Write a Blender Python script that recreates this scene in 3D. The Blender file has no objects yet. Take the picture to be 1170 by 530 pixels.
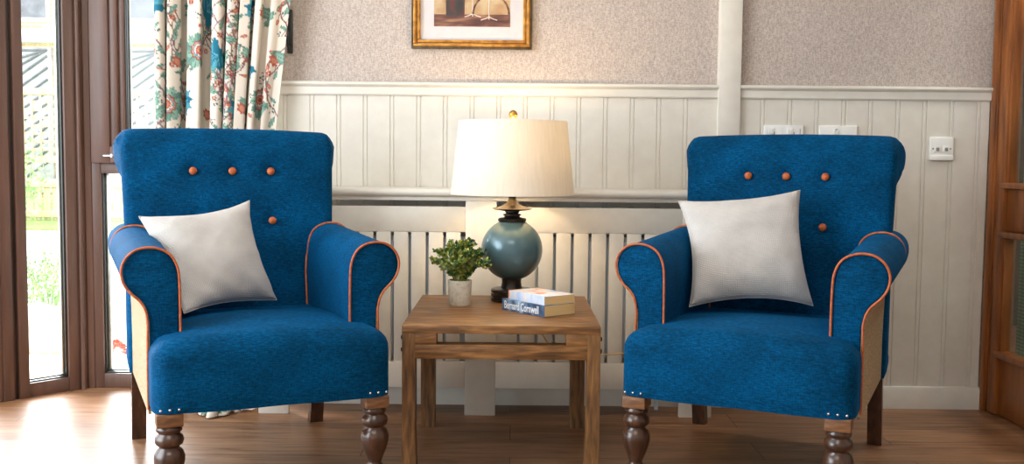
import bpy, bmesh, math, random
import numpy as np
from mathutils import Vector, Matrix, noise
R = math.radians
random.seed(7)
SC = bpy.context.scene
COL = SC.collection

# ------------------------------------------------------------------ camera, sky, lights, exposure
cam_data = bpy.data.cameras.new('camera')
cam = bpy.data.objects.new('camera', cam_data); COL.objects.link(cam)
pitch = math.atan(80/1146.); roll = .0097
fwd = Vector((0, math.cos(pitch), -math.sin(pitch)))
r0 = Vector((1, 0, 0)); u0 = r0.cross(fwd)
rgt = r0*math.cos(roll)+u0*math.sin(roll); up = rgt.cross(fwd)
cam.matrix_world = Matrix(((rgt.x, up.x, -fwd.x, 0), (rgt.y, up.y, -fwd.y, 0), (rgt.z, up.z, -fwd.z, .91), (0, 0, 0, 1)))
cam_data.sensor_width = 36.; cam_data.lens = 1146./1170.*36.
cam_data.clip_start = .05; cam_data.clip_end = 200
SC.camera = cam

world = bpy.data.worlds.new('sky'); SC.world = world; world.use_nodes = True
bg = world.node_tree.nodes['Background']; bg.inputs[0].default_value = (.86, .93, 1, 1); bg.inputs[1].default_value = 4.2

def area(name, loc, target, sx, sy, power, col):
    l = bpy.data.lights.new(name, 'AREA'); l.shape = 'RECTANGLE'; l.size = sx; l.size_y = sy; l.energy = power; l.color = col
    o = bpy.data.objects.new(name, l); COL.objects.link(o); o.location = loc
    d = Vector(target)-Vector(loc); o.rotation_euler = d.to_track_quat('-Z', 'Y').to_euler()
    return o
area('daylight_side_windows', (-2.62, 1.5, 1.25), (1.2, 2.6, .7), 1.9, 2.0, 64, (.84, .93, 1))
area('daylight_bay_window', (-2.35, 4.9, 1.35), (-.7, 2.4, .0), 1.4, 1.6, 225, (.90, .96, 1))
area('overhead_fill_near', (-.3, .5, 2.42), (-.4, 1.2, 0), 1.3, .7, 17, (1, .95, .86))  # added overhead area light, general fill for the room
area('overhead_fill_far', (-.2, 2.35, 2.42), (-.2, 2.45, 0), .9, .5, 7, (1, .96, .88))  # second added fill from above, in front of the chairs
SC.view_settings.view_transform = 'Standard'; SC.view_settings.look = 'None'
SC.view_settings.gamma = 1; SC.view_settings.use_curve_mapping = False
SC.view_settings.exposure = .15

# ------------------------------------------------------------------ materials
MATS = {}
def rgb(r, g, b):
    f = lambda c: (c/255/12.92) if c/255 <= .04045 else ((c/255+.055)/1.055)**2.4
    return (f(r), f(g), f(b), 1)
class NT:
    def __init__(s, m): s.t = m.node_tree
    def n(s, typ, **kw):
        x = s.t.nodes.new(typ)
        for k, v in kw.items():
            if k.startswith('i_'): x.inputs[k[2:].replace('_', ' ')].default_value = v
            else: setattr(x, k, v)
        return x
    def l(s, a, b): s.t.links.new(a, b)
def mat(name, col, rough=.5, metal=0., spec=.5, sheen=0., coat=0., sheen_tint=None):
    m = bpy.data.materials.new(name); m.use_nodes = True
    p = m.node_tree.nodes['Principled BSDF']
    p.inputs['Base Color'].default_value = col; p.inputs['Roughness'].default_value = rough
    p.inputs['Metallic'].default_value = metal; p.inputs['Specular IOR Level'].default_value = spec
    p.inputs['Sheen Weight'].default_value = sheen; p.inputs['Coat Weight'].default_value = coat
    if sheen_tint: p.inputs['Sheen Tint'].default_value = sheen_tint
    MATS[name] = m; return m
def noisy(name, stops, scale=(10, 10, 10), nscale=5, detail=5, bump=0., bdist=.002, coord='Object', rough=.5, metal=0., distort=0., rot=(0, 0, 0), **kw):
    m = mat(name, stops[0][1], rough, metal, **kw); h = NT(m); p = m.node_tree.nodes['Principled BSDF']
    tc = h.n('ShaderNodeTexCoord'); mp = h.n('ShaderNodeMapping'); mp.inputs['Scale'].default_value = scale; mp.inputs['Rotation'].default_value = rot
    h.l(tc.outputs[coord], mp.inputs[0])
    nz = h.n('ShaderNodeTexNoise'); nz.inputs['Scale'].default_value = nscale; nz.inputs['Detail'].default_value = detail; nz.inputs['Distortion'].default_value = distort
    h.l(mp.outputs[0], nz.inputs['Vector'])
    cr = h.n('ShaderNodeValToRGB'); e = cr.color_ramp.elements
    while len(e) < len(stops): e.new(.5)
    for i, (q, c) in enumerate(stops): e[i].position = q; e[i].color = c
    h.l(nz.outputs[0], cr.inputs[0]); h.l(cr.outputs[0], p.inputs['Base Color'])
    if bump:
        b = h.n('ShaderNodeBump'); b.inputs['Strength'].default_value = bump; b.inputs['Distance'].default_value = bdist
        h.l(nz.outputs[0], b.inputs['Height']); h.l(b.outputs[0], p.inputs['Normal'])
    return m

# chenille: streaky horizontal yarn
def fabric():
    m = mat('blue_fabric', rgb(0, 70, 112), .8, spec=.06, sheen=.12, sheen_tint=rgb(30, 150, 225)); h = NT(m); p = m.node_tree.nodes['Principled BSDF']
    tc = h.n('ShaderNodeTexCoord'); ns = []
    for sc, d in (((70, 70, 420), 3), ((420, 420, 90), 3), ((7, 7, 9), 4)):
        mp = h.n('ShaderNodeMapping'); mp.inputs['Scale'].default_value = sc; h.l(tc.outputs['Object'], mp.inputs[0])
        nz = h.n('ShaderNodeTexNoise'); nz.inputs['Scale'].default_value = 1.0; nz.inputs['Detail'].default_value = d; h.l(mp.outputs[0], nz.inputs['Vector']); ns.append(nz)
    def mth(op, a, b):
        x = h.n('ShaderNodeMath', operation=op)
        for k, q in enumerate((a, b)):
            if isinstance(q, float): x.inputs[k].default_value = q
            else: h.l(q, x.inputs[k])
        return x.outputs[0]
    v = mth('ADD', mth('ADD', mth('MULTIPLY', ns[0].outputs[0], .45), mth('MULTIPLY', ns[1].outputs[0], .27)), mth('MULTIPLY', ns[2].outputs[0], .28))
    cr = h.n('ShaderNodeValToRGB'); e = cr.color_ramp.elements; e.new(.5)
    for k, (q, c) in enumerate([(.37, rgb(0, 40, 66)), (.5, rgb(0, 60, 96)), (.64, rgb(0, 82, 130))]): e[k].position = q; e[k].color = c
    h.l(v, cr.inputs[0]); h.l(cr.outputs[0], p.inputs['Base Color'])
    b = h.n('ShaderNodeBump'); b.inputs['Strength'].default_value = .35; b.inputs['Distance'].default_value = .0015; h.l(v, b.inputs['Height']); h.l(b.outputs[0], p.inputs['Normal'])
fabric()
noisy('burlap', [(.36, rgb(118, 98, 74)), (.64, rgb(206, 182, 150))], scale=(60, 60, 220), nscale=3, detail=4, bump=.4, rough=.95, spec=.1)
noisy('piping', [(.3, rgb(150, 70, 30)), (.7, rgb(196, 104, 52))], nscale=8, rough=.6)
noisy('dark_oak', [(.3, rgb(40, 24, 16)), (.6, rgb(72, 44, 28)), (.8, rgb(104, 68, 42))], scale=(12, 12, 3), nscale=5, detail=6, rough=.3, coat=.25)
noisy('leg_block', [(.3, rgb(92, 60, 36)), (.7, rgb(138, 94, 58))], scale=(8, 8, 40), nscale=3, rough=.55)
noisy('table_oak_x', [(.27, rgb(60, 38, 20)), (.45, rgb(108, 72, 36)), (.58, rgb(132, 90, 48)), (.75, rgb(160, 116, 66))], scale=(5, 38, 38), nscale=2.2, detail=9, bump=.2, rough=.5, distort=.35)
noisy('table_oak_z', [(.27, rgb(58, 38, 22)), (.45, rgb(102, 70, 38)), (.58, rgb(124, 86, 48)), (.75, rgb(150, 110, 64))], scale=(38, 38, 5), nscale=2.2, detail=9, bump=.2, rough=.5, distort=.35)
noisy('white_paint', [(.3, rgb(214, 209, 199)), (.7, rgb(221, 217, 207))], nscale=2, rough=.42, spec=.4)
noisy('ceiling_paint', [(.3, rgb(236, 234, 228)), (.7, rgb(240, 238, 233))], nscale=2, rough=.8)
noisy('radiator_paint', [(.3, rgb(206, 216, 226)), (.7, rgb(212, 222, 232))], nscale=2, rough=.35)
noisy('plastic_white', [(.3, rgb(234, 236, 232)), (.7, rgb(240, 240, 238))], nscale=2, rough=.3)
noisy('window_brown', [(.3, rgb(80, 56, 46)), (.7, rgb(100, 72, 60))], scale=(14, 14, 1), nscale=3, rough=.38, spec=.5)
noisy('gasket', [(.3, rgb(22, 28, 26)), (.7, rgb(34, 40, 38))], nscale=3, rough=.3)
noisy('spacer_metal', [(.3, rgb(168, 176, 170)), (.7, rgb(196, 200, 192))], nscale=3, rough=.3, metal=.8)
noisy('door_wood', [(.3, rgb(92, 48, 18)), (.5, rgb(134, 76, 30)), (.8, rgb(166, 100, 44))], scale=(16, 16, 1.6), nscale=2.4, detail=7, rough=.35)
noisy('lamp_glaze', [(.3, rgb(72, 102, 112)), (.55, rgb(88, 116, 122)), (.8, rgb(112, 130, 128))], scale=(2, 2, 3), nscale=2.2, rough=.3, metal=.25, coat=.4)
noisy('bronze', [(.3, rgb(44, 40, 38)), (.7, rgb(70, 62, 56))], scale=(3, 3, 30), nscale=4, rough=.32, metal=.7)
noisy('antique_brass', [(.3, rgb(60, 50, 38)), (.7, rgb(92, 76, 54))], scale=(3, 3, 30), nscale=4, rough=.34, metal=.8)
noisy('brass', [(.3, rgb(150, 112, 52)), (.7, rgb(196, 154, 84))], nscale=4, rough=.28, metal=.9)
noisy('concrete_pot', [(.3, rgb(202, 196, 178)), (.55, rgb(226, 220, 204)), (.8, rgb(176, 168, 142))], scale=(20, 20, 20), nscale=3, detail=6, bump=.3, rough=.85)
noisy('leaf', [(.34, rgb(28, 76, 58)), (.46, rgb(70, 116, 50)), (.55, rgb(170, 168, 70)), (.68, rgb(90, 150, 128))], scale=(30, 30, 30), nscale=1.5, detail=2, rough=.5)
noisy('soil', [(.3, rgb(40, 30, 22)), (.7, rgb(66, 50, 36))], scale=(60,)*3, nscale=3, rough=.95)
noisy('cream_pages', [(.3, rgb(216, 184, 124)), (.7, rgb(240, 214, 160))], scale=(2, 2, 400), nscale=3, rough=.85)
noisy('book_navy', [(.36, rgb(34, 48, 72)), (.5, rgb(76, 102, 134)), (.66, rgb(160, 186, 208))], scale=(14, 10, 8), nscale=1.6, rough=.3)
noisy('book_sky', [(.34, rgb(150, 176, 226)), (.47, rgb(206, 218, 240)), (.56, rgb(240, 226, 210)), (.64, rgb(206, 92, 66)), (.74, rgb(232, 214, 196))], scale=(9, 9, 4), nscale=1.4, detail=4, rough=.3)
noisy('letter_white', [(.3, rgb(226, 228, 232)), (.7, rgb(236, 238, 240))], nscale=4, rough=.5)
noisy('gold_frame', [(.3, rgb(140, 92, 34)), (.55, rgb(186, 130, 54)), (.8, rgb(222, 168, 80))], scale=(30, 30, 30), nscale=1.5, detail=5, rough=.36, metal=.5)
noisy('dark_frame', [(.3, rgb(58, 46, 30)), (.7, rgb(96, 80, 54))], scale=(30,)*3, nscale=1.5, rough=.4, metal=.3)
noisy('mat_board', [(.3, rgb(204, 200, 202)), (.7, rgb(210, 206, 208))], nscale=4, rough=.9)
noisy('print_tan', [(.34, rgb(160, 110, 72)), (.5, rgb(182, 150, 112)), (.64, rgb(200, 178, 142))], scale=(9, 9, 9), nscale=1.6, detail=5, rough=.8)
noisy('print_brown', [(.36, rgb(78, 46, 44)), (.52, rgb(112, 72, 60)), (.66, rgb(156, 116, 90))], scale=(8, 8, 40), nscale=1.8, detail=5, rough=.8)
noisy('print_dark', [(.34, rgb(44, 38, 38)), (.52, rgb(62, 54, 52)), (.62, rgb(100, 44, 38))], scale=(20, 20, 9), nscale=1.4, rough=.8)
noisy('print_glass', [(.3, rgb(206, 190, 176)), (.7, rgb(238, 230, 222))], scale=(30,)*3, nscale=1.4, rough=.8)
noisy('steel', [(.3, rgb(176, 178, 180)), (.7, rgb(206, 208, 210))], nscale=3, rough=.25, metal=.9)
noisy('slot_dark', [(.3, rgb(120, 120, 120)), (.7, rgb(140, 140, 140))], nscale=3, rough=.6)
noisy('bolt_black', [(.3, rgb(24, 22, 22)), (.7, rgb(44, 40, 38))], nscale=3, rough=.4, metal=.6)
noisy('cord', [(.3, rgb(196, 160, 104)), (.7, rgb(214, 182, 128))], nscale=3, rough=.5)
noisy('patio', [(.3, rgb(190, 184, 176)), (.7, rgb(222, 216, 208))], scale=(2, 2, 2), nscale=3, detail=6, rough=.9)
noisy('grass', [(.3, rgb(104, 150, 66)), (.7, rgb(160, 196, 104))], scale=(6, 6, 6), nscale=4, detail=6, rough=.95, bump=.5, bdist=.03)
noisy('shrub', [(.3, rgb(116, 160, 92)), (.7, rgb(190, 216, 150))], scale=(6, 6, 6), nscale=2, rough=.7)
noisy('rock', [(.3, rgb(160, 146, 124)), (.7, rgb(206, 194, 172))], scale=(6, 6, 6), nscale=2, detail=7, bump=.5, bdist=.02, rough=.9)
noisy('fence_wood', [(.3, rgb(186, 164, 128)), (.7, rgb(220, 204, 172))], scale=(8, 8, 1), nscale=2, rough=.85)
noisy('shed_grey', [(.3, rgb(150, 148, 150)), (.7, rgb(184, 182, 184))], scale=(3, 3, 3), nscale=2, rough=.85)
noisy('timber_dark', [(.3, rgb(100, 100, 106)), (.7, rgb(126, 126, 132))], scale=(3, 3, 3), nscale=2, rough=.8)
noisy('render_white', [(.3, rgb(222, 218, 210)), (.7, rgb(236, 232, 226))], scale=(2, 2, 2), nscale=2, rough=.9)
noisy('petal_red', [(.3, rgb(226, 84, 70)), (.7, rgb(240, 120, 100))], scale=(20,)*3, nscale=2, rough=.6)
noisy('lobby_paint', [(.3, rgb(118, 104, 88)), (.7, rgb(132, 118, 100))], nscale=3, rough=.8)
noisy('drape_brown', [(.3, rgb(92, 74, 56)), (.5, rgb(120, 100, 78)), (.7, rgb(140, 122, 98))], scale=(1, 90, 1), nscale=2, rough=.9)

def cushion_mat():
    m = noisy('cushion_weave', [(.3, rgb(202, 198, 194)), (.7, rgb(212, 208, 204))], scale=(6, 6, 6), nscale=3, rough=.9, spec=.15)
    h = NT(m); p = m.node_tree.nodes['Principled BSDF']
    uv = h.n('ShaderNodeTexCoord'); mp = h.n('ShaderNodeMapping'); mp.inputs['Scale'].default_value = (1, 1, 1)
    h.l(uv.outputs['UV'], mp.inputs[0])
    w = h.n('ShaderNodeTexWave', wave_type='BANDS', bands_direction='Y'); w.inputs['Scale'].default_value = 24; w.inputs['Distortion'].default_value = .4
    w2 = h.n('ShaderNodeTexWave', wave_type='BANDS', bands_direction='X'); w2.inputs['Scale'].default_value = 24
    h.l(mp.outputs[0], w.inputs[0]); h.l(mp.outputs[0], w2.inputs[0])
    mx = h.n('ShaderNodeMath', operation='ADD'); h.l(w.outputs['Fac'], mx.inputs[0]); h.l(w2.outputs['Fac'], mx.inputs[1])
    b = h.n('ShaderNodeBump'); b.inputs['Strength'].default_value = .55; b.inputs['Distance'].default_value = .0022
    h.l(mx.outputs[0], b.inputs['Height']); h.l(b.outputs[0], p.inputs['Normal'])
cushion_mat()

def wallpaper():
    m = mat('wallpaper', rgb(190, 176, 166), .9, spec=.2); h = NT(m); p = m.node_tree.nodes['Principled BSDF']
    tc = h.n('ShaderNodeTexCoord'); outs = []
    for sc in ((90, 90, 330), (330, 330, 90)):
        mp = h.n('ShaderNodeMapping'); mp.inputs['Scale'].default_value = sc; h.l(tc.outputs['Object'], mp.inputs[0])
        nz = h.n('ShaderNodeTexNoise'); nz.inputs['Scale'].default_value = 1.0; nz.inputs['Detail'].default_value = 3; h.l(mp.outputs[0], nz.inputs['Vector']); outs.append(nz)
    a = h.n('ShaderNodeMath', operation='ADD'); h.l(outs[0].outputs[0], a.inputs[0]); h.l(outs[1].outputs[0], a.inputs[1])
    a2 = h.n('ShaderNodeMath', operation='MULTIPLY'); a2.inputs[1].default_value = .5; h.l(a.outputs[0], a2.inputs[0])
    cr = h.n('ShaderNodeValToRGB'); e = cr.color_ramp.elements; e[0].position = .36; e[0].color = rgb(158, 145, 137); e[1].position = .64; e[1].color = rgb(202, 191, 183)
    h.l(a2.outputs[0], cr.inputs[0]); h.l(cr.outputs[0], p.inputs['Base Color'])
    b = h.n('ShaderNodeBump'); b.inputs['Strength'].default_value = .4; b.inputs['Distance'].default_value = .002; h.l(a2.outputs[0], b.inputs['Height']); h.l(b.outputs[0], p.inputs['Normal'])
wallpaper()

def floor_mat():
    m = mat('laminate', rgb(130, 90, 62), .36, spec=.5); h = NT(m); p = m.node_tree.nodes['Principled BSDF']
    tc = h.n('ShaderNodeTexCoord')
    br = h.n('ShaderNodeTexBrick'); br.offset = .37; br.inputs['Scale'].default_value = 1; br.inputs['Brick Width'].default_value = 1.25; br.inputs['Row Height'].default_value = .19
    br.inputs['Mortar Size'].default_value = .0018; br.inputs['Mortar Smooth'].default_value = .3; br.inputs['Color1'].default_value = (.15, .15, .15, 1); br.inputs['Color2'].default_value = (.85, .85, .85, 1); br.inputs['Mortar'].default_value = (.0, .0, .0, 1)
    h.l(tc.outputs['Object'], br.inputs['Vector'])
    # grain: long streaks, shifted per plank
    sep = h.n('ShaderNodeVectorMath', operation='SCALE'); sep.inputs['Scale'].default_value = 7.3; h.l(br.outputs['Color'], sep.inputs[0])
    ad = h.n('ShaderNodeVectorMath', operation='ADD'); h.l(tc.outputs['Object'], ad.inputs[0]); h.l(sep.outputs[0], ad.inputs[1])
    mp = h.n('ShaderNodeMapping'); mp.inputs['Scale'].default_value = (1.6, 16, 1); h.l(ad.outputs[0], mp.inputs[0])
    nz = h.n('ShaderNodeTexNoise'); nz.inputs['Scale'].default_value = 2.2; nz.inputs['Detail'].default_value = 8; nz.inputs['Distortion'].default_value = 1.1; h.l(mp.outputs[0], nz.inputs['Vector'])
    cr = h.n('ShaderNodeValToRGB'); e = cr.color_ramp.elements; e.new(.5)
    for i, (q, c) in enumerate([(.28, rgb(98, 66, 42)), (.5, rgb(140, 99, 68)), (.75, rgb(172, 130, 94))]): e[i].position = q; e[i].color = c
    h.l(nz.outputs[0], cr.inputs[0])
    mr = h.n('ShaderNodeMapRange'); mr.inputs['To Min'].default_value = .80; mr.inputs['To Max'].default_value = 1.08; h.l(br.outputs['Color'], mr.inputs[0])
    mul = h.n('ShaderNodeVectorMath', operation='MULTIPLY'); h.l(cr.outputs[0], mul.inputs[0]); h.l(mr.outputs[0], mul.inputs[1])
    mx = h.n('ShaderNodeMix', data_type='RGBA'); h.l(br.outputs['Fac'], mx.inputs['Factor']); h.l(mul.outputs[0], mx.inputs[6]); mx.inputs[7].default_value = rgb(56, 36, 24)
    h.l(mx.outputs[2], p.inputs['Base Color'])
    mr2 = h.n('ShaderNodeMapRange'); mr2.inputs['To Min'].default_value = .34; mr2.inputs['To Max'].default_value = .50; h.l(nz.outputs[0], mr2.inputs[0]); h.l(mr2.outputs[0], p.inputs['Roughness'])
    b = h.n('ShaderNodeBump'); b.inputs['Strength'].default_value = .15; b.inputs['Distance'].default_value = .001; h.l(nz.outputs[0], b.inputs['Height']); h.l(b.outputs[0], p.inputs['Normal'])
floor_mat()

def brick_mat():
    m = mat('yellow_brick', rgb(220, 196, 150), .9); h = NT(m); p = m.node_tree.nodes['Principled BSDF']
    tc = h.n('ShaderNodeTexCoord'); mp = h.n('ShaderNodeMapping'); mp.inputs['Rotation'].default_value = (R(90), 0, 0); h.l(tc.outputs['Object'], mp.inputs[0])
    br = h.n('ShaderNodeTexBrick'); br.inputs['Scale'].default_value = 1; br.inputs['Brick Width'].default_value = .23; br.inputs['Row Height'].default_value = .075; br.inputs['Mortar Size'].default_value = .01
    br.inputs['Color1'].default_value = rgb(222, 192, 138); br.inputs['Color2'].default_value = rgb(202, 166, 112); br.inputs['Mortar'].default_value = rgb(220, 212, 198)
    h.l(mp.outputs[0], br.inputs[0]); h.l(br.outputs['Color'], p.inputs['Base Color'])
brick_mat()
def mint():
    m = mat('mint_tile', rgb(160, 205, 170), .4); h = NT(m); p = m.node_tree.nodes['Principled BSDF']
    tc = h.n('ShaderNodeTexCoord'); sx = h.n('ShaderNodeSeparateXYZ'); cx = h.n('ShaderNodeCombineXYZ'); h.l(tc.outputs['Object'], sx.inputs[0]); h.l(sx.outputs[1], cx.inputs[0]); h.l(sx.outputs[2], cx.inputs[1])
    br = h.n('ShaderNodeTexBrick'); br.offset = 0; br.inputs['Scale'].default_value = 1; br.inputs['Brick Width'].default_value = .03; br.inputs['Row Height'].default_value = .015; br.inputs['Mortar Size'].default_value = .0022
    br.inputs['Color1'].default_value = rgb(160, 206, 172); br.inputs['Color2'].default_value = rgb(172, 216, 184); br.inputs['Mortar'].default_value = rgb(104, 150, 122)
    h.l(cx.outputs[0], br.inputs[0]); h.l(br.outputs['Color'], p.inputs['Base Color'])
mint()

def glass_mat(name='pane_glass', tint=(1, 1, 1, 1), ior=1.45):
    m = bpy.data.materials.new(name); m.use_nodes = True; h = NT(m); t = m.node_tree
    t.nodes.remove(t.nodes['Principled BSDF']); out = t.nodes['Material Output']
    tr = h.n('ShaderNodeBsdfTransparent'); tr.inputs[0].default_value = tint
    gl = h.n('ShaderNodeBsdfGlossy'); gl.inputs['Roughness'].default_value = .02
    lw = h.n('ShaderNodeLayerWeight'); lw.inputs[0].default_value = .5
    pw = h.n('ShaderNodeMath', operation='POWER'); h.l(lw.outputs['Facing'], pw.inputs[0]); pw.inputs[1].default_value = 4.5
    fr = h.n('ShaderNodeMath', operation='MULTIPLY_ADD'); h.l(pw.outputs[0], fr.inputs[0]); fr.inputs[1].default_value = .7; fr.inputs[2].default_value = (ior-1)/(ior+1)*.12
    mx = h.n('ShaderNodeMixShader'); h.l(fr.outputs[0], mx.inputs[0]); h.l(tr.outputs[0], mx.inputs[1]); h.l(gl.outputs[0], mx.inputs[2]); h.l(mx.outputs[0], out.inputs[0])
    MATS[name] = m
glass_mat(); glass_mat('picture_glass', ior=1.25)

def shade_mat():
    m = bpy.data.materials.new('shade_linen'); m.use_nodes = True; h = NT(m); t = m.node_tree
    p = t.nodes['Principled BSDF']; out = t.nodes['Material Output']
    tc = h.n('ShaderNodeTexCoord'); mp = h.n('ShaderNodeMapping'); mp.inputs['Scale'].default_value = (60, 60, 4); h.l(tc.outputs['Object'], mp.inputs[0])
    nz = h.n('ShaderNodeTexNoise'); nz.inputs['Scale'].default_value = 2; nz.inputs['Detail'].default_value = 6; h.l(mp.outputs[0], nz.inputs['Vector'])
    cr = h.n('ShaderNodeValToRGB'); e = cr.color_ramp.elements; e[0].position = .3; e[0].color = rgb(224, 218, 206); e[1].position = .7; e[1].color = rgb(232, 227, 216)
    h.l(nz.outputs[0], cr.inputs[0]); h.l(cr.outputs[0], p.inputs['Base Color']); p.inputs['Roughness'].default_value = .9; p.inputs['Specular IOR Level'].default_value = .1
    tl = h.n('ShaderNodeBsdfTranslucent'); h.l(cr.outputs[0], tl.inputs[0])
    mx = h.n('ShaderNodeMixShader'); mx.inputs[0].default_value = .27; h.l(p.outputs[0], mx.inputs[1]); h.l(tl.outputs[0], mx.inputs[2]); h.l(mx.outputs[0], out.inputs[0])
    MATS['shade_linen'] = m
shade_mat()
def emit_mat(name, col, s):
    m = mat(name, col); p = m.node_tree.nodes['Principled BSDF']; p.inputs['Emission Color'].default_value = col; p.inputs['Emission Strength'].default_value = s
emit_mat('bulb_glow', (1, .75, .45, 1), 12)
def curtain_mat():
    m = mat('curtain_print', rgb(230, 222, 206), .9, spec=.1); h = NT(m); p = m.node_tree.nodes['Principled BSDF']
    a = h.n('ShaderNodeAttribute', attribute_name='print'); h.l(a.outputs['Color'], p.inputs['Base Color'])
    tc = h.n('ShaderNodeTexCoord'); nz = h.n('ShaderNodeTexNoise'); nz.inputs['Scale'].default_value = 900; h.l(tc.outputs['Object'], nz.inputs['Vector'])
    b = h.n('ShaderNodeBump'); b.inputs['Strength'].default_value = .2; b.inputs['Distance'].default_value = .001; h.l(nz.outputs[0], b.inputs['Height']); h.l(b.outputs[0], p.inputs['Normal'])
curtain_mat()

# ------------------------------------------------------------------ mesh helpers
class MB:
    def __init__(s): s.v = []; s.f = []
    def add(s, vs, fs):
        k = len(s.v); s.v += [tuple(v) for v in vs]; s.f += [tuple(i+k for i in f) for f in fs]; return s
    def bm(s, bm, M=None):
        if M is not None: bmesh.ops.transform(bm, matrix=M, verts=bm.verts)
        bm.verts.index_update(); s.add([v.co[:] for v in bm.verts], [[v.index for v in f.verts] for f in bm.faces]); bm.free(); return s
    def box(s, x0, x1, y0, y1, z0, z1, bev=.002, M=None, seg=2):
        b = bmesh.new(); bmesh.ops.create_cube(b, size=1)
        bmesh.ops.transform(b, matrix=Matrix.Translation(((x0+x1)/2, (y0+y1)/2, (z0+z1)/2)) @ Matrix.Diagonal((abs(x1-x0), abs(y1-y0), abs(z1-z0), 1)), verts=b.verts)
        if bev: bmesh.ops.bevel(b, geom=b.edges[:], offset=min(bev, .45*min(abs(x1-x0), abs(y1-y0), abs(z1-z0))), segments=seg, profile=.5, affect='EDGES')
        return s.bm(b, M)
    def lathe(s, prof, c=(0, 0, 0), n=40, M=None):
        vs = []; fs = []
        for r, z in prof:
            for i in range(n):
                a = 2*math.pi*i/n; vs.append(Vector((r*math.cos(a), r*math.sin(a), z)))
        for j in range(len(prof)-1):
            for i in range(n): fs.append((j*n+i, j*n+(i+1) % n, (j+1)*n+(i+1) % n, (j+1)*n+i))
        fs.append(tuple(range(n-1, -1, -1))); fs.append(tuple((len(prof)-1)*n+i for i in range(n)))
        M = (M or Matrix.Identity(4)); M = Matrix.Translation(c) @ M
        return s.add([(M @ v)[:] for v in vs], fs)
    def tube(s, pts, r, n=8):
        pts = [Vector(p) for p in pts]; vs = []; fs = []; prev = None
        for i, p in enumerate(pts):
            d = (pts[min(i+1, len(pts)-1)]-pts[max(i-1, 0)]).normalized()
            a = prev if prev else (Vector((0, 0, 1)) if abs(d.z) < .9 else Vector((1, 0, 0)))
            a = (a-d*a.dot(d)).normalized(); prev = a; b = d.cross(a)
            for k in range(n):
                t = 2*math.pi*k/n; vs.append(p+(a*math.cos(t)+b*math.sin(t))*r)
        for i in range(len(pts)-1):
            for k in range(n): fs.append((i*n+k, i*n+(k+1) % n, (i+1)*n+(k+1) % n, (i+1)*n+k))
        fs.append(tuple(range(n-1, -1, -1))); fs.append(tuple((len(pts)-1)*n+k for k in range(n)))
        return s.add(vs, fs)
    def loft(s, secs, cap=True):
        n = len(secs[0]); vs = [p for q in secs for p in q]; fs = []
        for j in range(len(secs)-1):
            for i in range(n): fs.append((j*n+i, j*n+(i+1) % n, (j+1)*n+(i+1) % n, (j+1)*n+i))
        if cap: fs.append(tuple(range(n-1, -1, -1))); fs.append(tuple((len(secs)-1)*n+i for i in range(n)))
        return s.add(vs, fs)
    def build(s, name, m, parent=None, smooth=True, angle=38, loc=None):
        me = bpy.data.meshes.new(name); me.from_pydata(s.v, [], s.f)
        b = bmesh.new(); b.from_mesh(me); bmesh.ops.recalc_face_normals(b, faces=b.faces[:])
        for f in b.faces: f.smooth = smooth
        if smooth:
            for e in b.edges:
                if len(e.link_faces) == 2 and e.calc_face_angle(0) > R(angle): e.smooth = False
        b.to_mesh(me); b.free()
        if m: me.materials.append(MATS[m])
        o = bpy.data.objects.new(name, me); COL.objects.link(o)
        if parent: o.parent = parent
        if loc: o.location = loc
        return o
def tag(o, label=None, cat=None, group=None, kind=None):
    if label: o['label'] = label
    if cat: o['category'] = cat
    if group: o['group'] = group
    if kind: o['kind'] = kind
    return o
def empty(name, loc, rz=0):
    o = bpy.data.objects.new(name, None); COL.objects.link(o); o.location = loc; o.rotation_euler = (0, 0, rz); o.empty_display_size = .1; return o
def copy_tree(o, parent=None):
    c = o.copy(); COL.objects.link(c)
    if parent: c.parent = parent
    for ch in [q for q in bpy.data.objects if q.parent == o]: copy_tree(ch, c)
    return c
def box(name, m, x0, x1, y0, y1, z0, z1, bev=.002, parent=None, kind=None):
    o = MB().box(x0, x1, y0, y1, z0, z1, bev).build(name, m, parent)
    if kind: o['kind'] = kind
    return o
def catmull(pts, n=6, closed=False):
    pts = [Vector(p) for p in pts]; out = []; L = len(pts)
    for i in range(L if closed else L-1):
        g = (lambda k: pts[k % L]) if closed else (lambda k: pts[max(0, min(L-1, k))])
        a, b, c, d = g(i-1), g(i), g(i+1), g(i+2)
        for j in range(n):
            t = j/n; out.append(.5*((2*b)+(c-a)*t+(2*a-5*b+4*c-d)*t*t+(3*b-a-3*c+d)*t**3))
    if not closed: out.append(pts[-1])
    return out

S = 'structure'
YW = 3.735      # wallpaper plane
# ------------------------------------------------------------------ room shell
box('floor', 'laminate', -3.2, 1.95, -1.6, 4.02, -.04, 0, 0, kind=S)
box('ceiling', 'ceiling_paint', -3.2, 1.95, -1.6, 4.02, 2.5, 2.55, 0, kind=S)
box('wall_back', 'wallpaper', -.93, 1.80, YW, YW+.2, 0, 2.5, 0, kind=S)
box('wall_front', 'ceiling_paint', -2.6, 1.95, -1.6, -1.5, 0, 2.5, 0, kind=S)
w = MB(); XL = -2.35
w.box(XL-.1, XL, -1.5, .35, 0, 2.5, 0); w.box(XL-.1, XL, .35, 2.62, 0, .15, 0); w.box(XL-.1, XL, .35, 2.62, 2.3, 2.5, 0); w.box(XL-.1, XL, 2.62, 2.75, 0, 2.5, 0)
w.build('wall_left', 'ceiling_paint')['kind'] = S
w = MB(); w.box(1.80, 1.95, -1.5, 1.9, 0, 2.5, 0); w.box(1.80, 1.95, 1.9, 3.73, 2.15, 2.5, 0)
w.build('wall_right', 'wallpaper')['kind'] = S
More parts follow.
